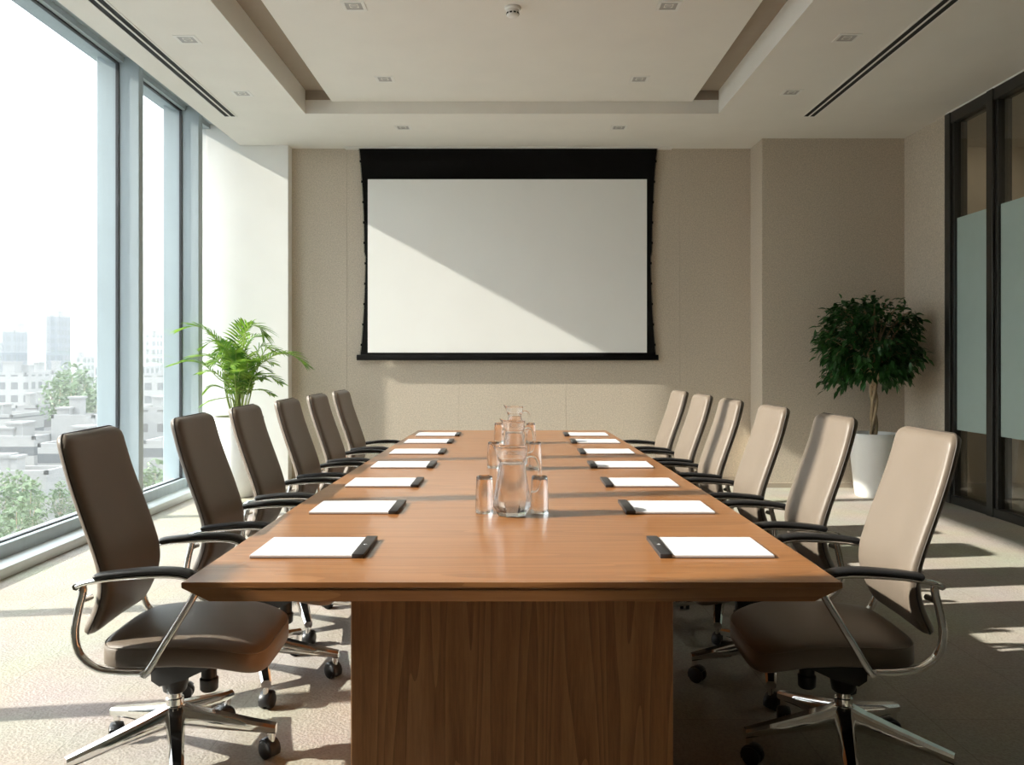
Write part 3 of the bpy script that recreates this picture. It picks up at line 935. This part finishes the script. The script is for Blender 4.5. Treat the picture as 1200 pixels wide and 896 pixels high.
fic = tag(empty('potted_ficus', (3.43, 7.93, 0)), 'dark green ficus with braided trunk in a white planter by the pier', 'potted plant')
planter(fic, 0.225, 0.165, 0.60)
tr = MB()
for q in range(3):
    pts = []
    for k in range(33):
        z = 0.54 + 0.52 * k / 32
        a = 2 * PI * q / 3 + z * 9.0
        r = 0.022 + 0.004 * math.sin(z * 20 + q)
        pts.append((r * math.cos(a), r * math.sin(a), z))
    tr.tube(pts, 0.0155, n=10, side=(1, 0, 0))
trunk = tr.build('trunk', M['bark'], fic, smooth=60)
rng = random.Random(5)
br = MB()
tips = []
def inside(p):
    c = Vector((0, 0, 1.46))
    d = Vector(((p.x - c.x) / 0.45, (p.y - c.y) / 0.37, (p.z - c.z) / 0.46))
    return d.length
for k in range(92):
    u = rng.random()
    az = rng.uniform(0, 2 * PI)
    zz = -0.86 + 1.72 * ((k * 0.618034) % 1.0)
    rr = max(0.05, 1 - zz * zz) ** 0.32
    if k % 11 == 0: zz, rr = rng.uniform(0.75, 0.95), rng.uniform(0.1, 0.45)
    e = Vector((0.40 * rr * math.cos(az) - 0.05, 0.33 * rr * math.sin(az), 1.46 + 0.43 * zz)) * 1.0
    s = rng.uniform(0.72, 1.05)
    e = Vector((e.x * s, e.y * s, 1.46 + (e.z - 1.46) * s))
    st = Vector((rng.uniform(-.02, .02), rng.uniform(-.02, .02), rng.uniform(1.02, 1.2 + 0.25 * max(0, zz))))
    mid = st.lerp(e, 0.5) + Vector((0, 0, 0.07))
    pts = cr([st, mid, e, e + Vector((e.x * 0.12, e.y * 0.12, -0.05))], 5)
    rad = [0.008 * (1 - 0.85 * i / (len(pts) - 1)) + 0.0012 for i in range(len(pts))]
    br.tube(pts, rad, rad, n=6, side=(0.3, 0.5, 0.8))
    tips.append(pts)
for k in range(9):
    a = 2 * PI * k / 9
    br.tube(cr([(0.012 * math.cos(a), 0.012 * math.sin(a), 1.0), (0.03 * math.cos(a), 0.03 * math.sin(a), 1.15), (0.05 * math.cos(a + .4), 0.05 * math.sin(a + .4), 1.4)], 5), 0.009, n=6, side=(1, 0, 0))
br.build('branches', M['bark'], fic, smooth=60)
lv = MB()
def leaf(b, p, d, nrm, ln, wd):
    d = d.normalized()
    sd = d.cross(nrm).normalized()
    nn = sd.cross(d).normalized()
    rows = []
    for j in range(5):
        v = j / 4
        w = wd * (0.02, 0.75, 1.0, 0.62, 0.0)[j] + 0.0004
        c = p + d * (ln * v) - Vector((0, 0, 1)) * (ln * 0.25 * v * v)
        rows.append((b.bm.verts.new(c - sd * w + nn * w * 0.35), b.bm.verts.new(c), b.bm.verts.new(c + sd * w + nn * w * 0.35)))
    for r0, r1 in zip(rows, rows[1:]):
        for m_ in (0, 1):
            b.bm.faces.new((r0[m_], r0[m_ + 1], r1[m_ + 1], r1[m_]))
for pts in tips:
    for q in range(34):
        i = int(len(pts) * (0.35 + 0.65 * rng.random()))
        i = min(i, len(pts) - 1)
        p = pts[i] + Vector((rng.gauss(0, 0.038), rng.gauss(0, 0.034), rng.gauss(0, 0.038)))
        if p.y > 0.37: p.y = 0.37 - rng.random() * 0.03
        o = Vector((p.x, p.y, (p.z - 1.46) * 0.5))
        d = (o.normalized() * 0.8 + Vector((rng.uniform(-.7, .7), rng.uniform(-.7, .7), rng.uniform(-0.9, 0.25)))).normalized()
        nrm = Vector((rng.uniform(-.5, .5), rng.uniform(-.5, .5), 1)).normalized()
        leaf(lv, p, d, nrm, rng.uniform(0.06, 0.095), rng.uniform(0.016, 0.023))
tag(lv.build('foliage', M['ficus'], fic, smooth=80, solid_normals=False), kind='stuff')

# ------------------------------------------------------------------ the city outside
GZ = -26.0
M['ground'] = mat('city_ground', (0.149, 0.154, 0.149), 0.9, var=0.25, scale=0.05)
M['road'] = mat('asphalt', (0.136, 0.138, 0.141), 0.9, var=0.06, scale=0.3)
M['conc'] = mat('pale_concrete', (0.232, 0.232, 0.228), 0.85, var=0.06, scale=0.4)
M['roof'] = mat('roof_grey', (0.116, 0.116, 0.116), 0.9, var=0.1, scale=0.3)
M['fac_tower'] = facade_mat('tower_facade', (0.055, 0.075, 0.098), (0.026, 0.037, 0.050), 2.4, 3.4, 0.66, 0.6)
M['fac_grid'] = facade_mat('grid_facade', (0.245, 0.245, 0.238), (0.055, 0.061, 0.068), 3.2, 3.3, 0.56, 0.55)
M['fac_band'] = facade_mat('banded_facade', (0.245, 0.245, 0.238), (0.061, 0.068, 0.075), 400.0, 3.4, 1.0, 0.38)
M['fac_block'] = facade_mat('office_facade', (0.217, 0.217, 0.217), (0.061, 0.055, 0.058), 4.4, 3.6, 0.62, 0.42)
M['tree'] = leaf_mat('tree_leaf', (0.065, 0.120, 0.045), (0.11, 0.17, 0.065), 0.25)
g = MB()
for a in range(1):
    g.box(-2500, -3.6, -600, 3200, GZ - 1, GZ)
tag(g.build('ground', M['ground'], smooth=0), 'pale city ground far below the windows', 'ground', kind='structure')
def wx(px_, D): return (px_ - 600) * D / F_PX
def wz(py_, D): return EYE + (Y0 - py_) * D / F_PX
def building(name, x0, x1, ytop, D, depth, fac, label, roofbits=2, ybase=None, parapet=True, seed=0, lift=True):
    """front corner columns at image x0..x1 when seen at distance D, its own real width, height and depth"""
    r = random.Random(seed)
    X0, X1 = wx(x0, D), wx(x1, D)
    zt = wz(ytop, D)
    cx, wd = (X0 + X1) / 2, (X1 - X0)
    o = tag(empty(name, (cx, D + depth / 2, GZ)), label, 'building', 'buildings outside the window')
    H = zt - GZ
    MB().box(-wd / 2, wd / 2, -depth / 2, depth / 2, 0, H).build('body', fac, o, smooth=0)
    ph = max(0.5, 0.0025 * D)
    p = MB()
    tk = 0.4
    if parapet:
        for (a, b, c_, d) in ((-wd / 2, wd / 2, -depth / 2, -depth / 2 + tk), (-wd / 2, wd / 2, depth / 2 - tk, depth / 2), (-wd / 2, -wd / 2 + tk, -depth / 2, depth / 2), (wd / 2 - tk, wd / 2, -depth / 2, depth / 2)):
            p.box(a, b, c_, d, H + 0.01, H + ph)
        p.build('parapet', M['conc'], o, smooth=0)
    for k in range(roofbits):
        w2, d2, h2 = wd * r.uniform(0.15, 0.35), depth * r.uniform(0.15, 0.4), r.uniform(0.9, 2.4) * (1 + D / 600)
        x = r.uniform(-wd / 2 + w2 / 2, wd / 2 - w2 / 2); y = r.uniform(-depth / 2 + d2 / 2, depth / 2 - d2 / 2)
        b = MB().box(x - w2 / 2, x + w2 / 2, y - d2 / 2, y + d2 / 2, H + 0.01, H + h2)
        b.box(x - w2 / 2 - 0.2, x + w2 / 2 + 0.2, y - d2 / 2 - 0.2, y + d2 / 2 + 0.2, H + h2, H + h2 + 0.3)
        b.build('rooftop_plant_room', M['conc'], o, smooth=0)
    return o
building('tower_building', 54, 70, 371, 330, 8, M['fac_tower'], 'taller slab tower on the hazy skyline', 1, seed=3)
building('tower_building', 3, 17, 389, 300, 8, M['fac_tower'], 'shorter broad tower on the hazy skyline left of the taller one', 1, seed=5)
building('tower_building', 90, 100, 420, 360, 8, M['fac_grid'], 'low pale block on the skyline right of the taller tower', 1, seed=6)
building('tower_building', 171, 181, 393, 330, 8, M['fac_grid'], 'pale tower seen through the narrow window bay', 1, seed=8)
building('tower_building', 196, 206, 405, 380, 8, M['fac_grid'], 'far pale tower seen beside the end window post', 1, seed=9)
building('tower_building', -40, -6, 402, 360, 14, M['fac_tower'], 'tower at the far left of the skyline', 1, seed=10)
building('apartment_building', -30, 30, 439, 215, 12, M['fac_grid'], 'long white block with a grid of windows, left half', 2, seed=11)
building('apartment_building', 36, 62, 436, 245, 10, M['fac_grid'], 'white block with a grid of windows, right of the long one', 2, seed=12)
building('apartment_building', 112, 150, 432, 235, 20, M['fac_grid'], 'pale block behind the window post', 2, seed=13)
building('apartment_building', 160, 205, 440, 210, 20, M['fac_grid'], 'mid distance pale block seen through the narrow bay', 2, seed=14)
building('office_building', 18, 44, 478, 158, 8, M['fac_block'], 'pale stepped office block with roof plant rooms', 3, seed=15)
building('office_building', -40, 14, 489, 146, 10, M['fac_band'], 'low banded office block left of the stepped one', 2, seed=16)
building('office_building', 60, 110, 490, 124, 5, M['conc'], 'plain pale podium block below the trees', 2, seed=17)
building('office_building', 160, 206, 480, 150, 18, M['fac_block'], 'near pale block seen through the narrow bay', 2, seed=18)
building('office_building', -30, 40, 515, 120, 9, M['fac_band'], 'low white banded building over the street', 2, seed=19)
building('office_building', 44, 100, 524, 111, 8, M['fac_band'], 'low white canopied building over the street', 1, seed=20)
building('office_building', 168, 215, 520, 118, 14, M['fac_band'], 'low white building seen through the narrow bay', 1, seed=22)
building('low_building', -60, 55, 556, 104, 5, M['conc'], 'flat pale roof close below the window', 2, seed=21)
# elevated road deck and street
d = MB().box(-150, -25, 84, 92, GZ + 6.2, GZ + 7.2)
for z in (0, 1):
    d.box(-150, -25, 84 + z * 7.7, 84.3 + z * 7.7, GZ + 7.2, GZ + 8.1)
for k in range(10):
    d.box(-146 + k * 13, -144.6 + k * 13, 87, 89, GZ, GZ + 6.3)
tag(d.build('flyover', M['conc'], smooth=0), 'pale elevated road running past below the window', 'road', kind='structure')
tag(MB().box(-150, -8, 66, 78, GZ, GZ + 0.06).build('road', M['road'], smooth=0), 'grey street far below the window', 'road', kind='structure')

def make_tree(h, r, seed, n=420):
    q = random.Random(seed)
    t = empty('street_tree')
    tb = MB()
    tb.tube(cr([(0, 0, 0), (0.1, 0, h * 0.3), (0, 0.1, h * 0.6), (0.1, 0, h * 0.9)], 4), [0.22 * (1 - 0.07 * i) for i in range(13)], None, n=8, side=(1, 0, 0))
    for k in range(6):
        a = k * 1.05
        tb.tube([(0, 0, h * 0.35), (r * 0.6 * math.cos(a), r * 0.6 * math.sin(a), h * (0.55 + 0.05 * k))], [0.1, 0.04], None, n=6, side=(0, 0, 1))
    tb.build('trunk', M['bark'], t)
    b = MB()
    for k in range(n):
        while True:
            v = Vector((q.uniform(-1, 1), q.uniform(-1, 1), q.uniform(-1, 1)))
            if 0.35 < v.length < 1: break
        v *= 1 + 0.25 * math.sin(5 * v.x + seed) * math.cos(4 * v.y)
        c = Vector((v.x * r, v.y * r, h * 0.66 + v.z * h * 0.36))
        s = r * q.uniform(0.10, 0.2)
        a = Vector((q.uniform(-1, 1), q.uniform(-1, 1), q.uniform(-.6, .6))).normalized()
        leaf(b, c - a * s, a, Vector((q.uniform(-1, 1), q.uniform(-1, 1), 0.8)), 2 * s, s * 0.55)
    tag(b.build('crown', M['tree'], t, smooth=80, solid_normals=False), kind='stuff')
    return t
trees = [make_tree(16, 3.6, 1), make_tree(11, 3.2, 2)]
tree_spots = [(70, 438, 136, 12, 'tall hazy tree beside the window post, leftmost of its clump'), (84, 432, 150, 14, 'tall hazy tree in the middle of the clump by the window post'), (98, 434, 166, 14, 'tall hazy tree at the right of the clump by the window post'),
              (113, 452, 142, 9, 'smaller tree in front of the tall clump'), (6, 556, 98, 8, 'green tree at the street by the flat roof'), (26, 556, 94, 7, 'green tree between two low buildings'),
              (36, 566, 90, 8, 'small tree in the street below the window'), (20, 590, 82, 8, 'street tree near the bottom of the window, the larger'), (88, 592, 90, 5, 'street tree near the bottom of the window, beside the larger'),
              (-8, 604, 76, 6, 'street tree at the lower corner of the window'), (70, 566, 97, 6, 'street tree behind the nearest chair'), (182, 545, 96, 9, 'street tree seen through the narrow bay')]
for k, (x, ytop, D, h, lab) in enumerate(tree_spots):
    src = trees[k % 2]
    o = src if k < 2 else copy_tree(src)
    sc = h / (16 if k % 2 == 0 else 11)
    zt = wz(ytop, D)
    o.location = (wx(x, D), D, max(zt - h, GZ))
    if zt - h < GZ: sc *= (zt - GZ) / h
    o.scale = (sc, sc, sc)
    o.rotation_euler = (0, 0, k * 1.3)
    tag(o, lab, 'tree', 'trees outside the window')
# ------------------------------------------------------------------ haze, sky, sun, camera
m, nt, out = nmat('city_haze')
v = N(nt, 'ShaderNodeVolumeScatter', Density=0.0008, Anisotropy=0.2)
va = N(nt, 'ShaderNodeVolumeAbsorption', Density=0.0010)
va.inputs['Color'].default_value = (0.0, 0.0, 0.0, 1)
vm = N(nt, 'ShaderNodeAddShader')
L(nt, v, 0, vm, 0); L(nt, va, 0, vm, 1)
v.inputs['Color'].default_value = (0.93, 0.97, 1.0, 1)
L(nt, vm, 0, out, 'Volume')
hz = MB().box(-900, -22, -100, 1300, GZ + 0.5, 42).build('haze', m, smooth=0)
tag(hz, 'bright summer haze over the city', 'haze', kind='stuff')

w = bpy.data.worlds.new('sky')
S.world = w
w.use_nodes = True
nt = w.node_tree
nt.nodes.clear()
wo = nt.nodes.new('ShaderNodeOutputWorld')
bg = nt.nodes.new('ShaderNodeBackground')
tc = nt.nodes.new('ShaderNodeTexCoord')
sp = nt.nodes.new('ShaderNodeSeparateXYZ')
nt.links.new(tc.outputs['Generated'], sp.inputs[0])
r = ramp(nt, [(0.0, (0.33, 0.335, 0.335)), (0.5, (0.63, 0.66, 0.68)), (1.0, (0.88, 0.95, 1.0))])
nt.links.new(sp.outputs['Z'], r.inputs['Fac'])
nt.links.new(r.outputs['Color'], bg.inputs['Color'])
bg.inputs['Strength'].default_value = SKY
nt.links.new(bg.outputs[0], wo.inputs['Surface'])

sun = bpy.data.lights.new('sun', 'SUN')
sun.energy = SUN
sun.angle = math.radians(0.8)
sun.color = (1.0, 0.925, 0.81)
so = bpy.data.objects.new('sun', sun)
COL.objects.link(so)
so.location = (-20, 0, 20)
so.rotation_euler = Vector((1.0, 0.14, -0.545)).to_track_quat('-Z', 'Y').to_euler()

# unseen fill lights added in the corridor to brighten what the partition panes show
ld = bpy.data.lights.new('added_corridor_fill', 'AREA')
ld.energy = 16.0; ld.size = 0.3; ld.color = (1.0, 0.9, 0.76)
lo = bpy.data.objects.new('added_corridor_fill', ld)
COL.objects.link(lo); lo.location = (4.9, 4.0, 3.5)
ld = bpy.data.lights.new('added_corridor_spot_fill', 'SPOT')
ld.energy = 8.0; ld.spot_size = math.radians(110); ld.spot_blend = 0.8; ld.shadow_soft_size = 0.12; ld.color = (1.0, 0.9, 0.76)
lo = bpy.data.objects.new('added_corridor_spot_fill', ld)
COL.objects.link(lo); lo.location = (4.9, 7.7, 3.45)
lo.rotation_euler = Vector((0, 1.1, -0.9)).to_track_quat('-Z', 'Y').to_euler()

cam = bpy.data.cameras.new('camera')
cam.sensor_width = 36.0
cam.lens = F_PX / 1200 * 36
cam.shift_y = (Y0 - 448) / 1200
cam.clip_start = 0.05
cam.clip_end = 5000
co = bpy.data.objects.new('camera', cam)
COL.objects.link(co)
co.location = (0, 0, EYE)
co.rotation_euler = (PI / 2, 0, 0)
S.camera = co
vs = S.view_settings
S.display_settings.display_device = 'sRGB'
vs.view_transform = 'Standard'
vs.look = 'None'
vs.gamma = 1.0
vs.use_curve_mapping = False
vs.exposure = EXPO
cy = S.cycles
cy.use_denoising = True
cy.max_bounces = 14
cy.diffuse_bounces = 7
cy.glossy_bounces = 6
cy.transmission_bounces = 12
cy.transparent_max_bounces = 16
cy.volume_bounces = 1
cy.sample_clamp_indirect = 6.0
cy.caustics_reflective = False
cy.caustics_refractive = False
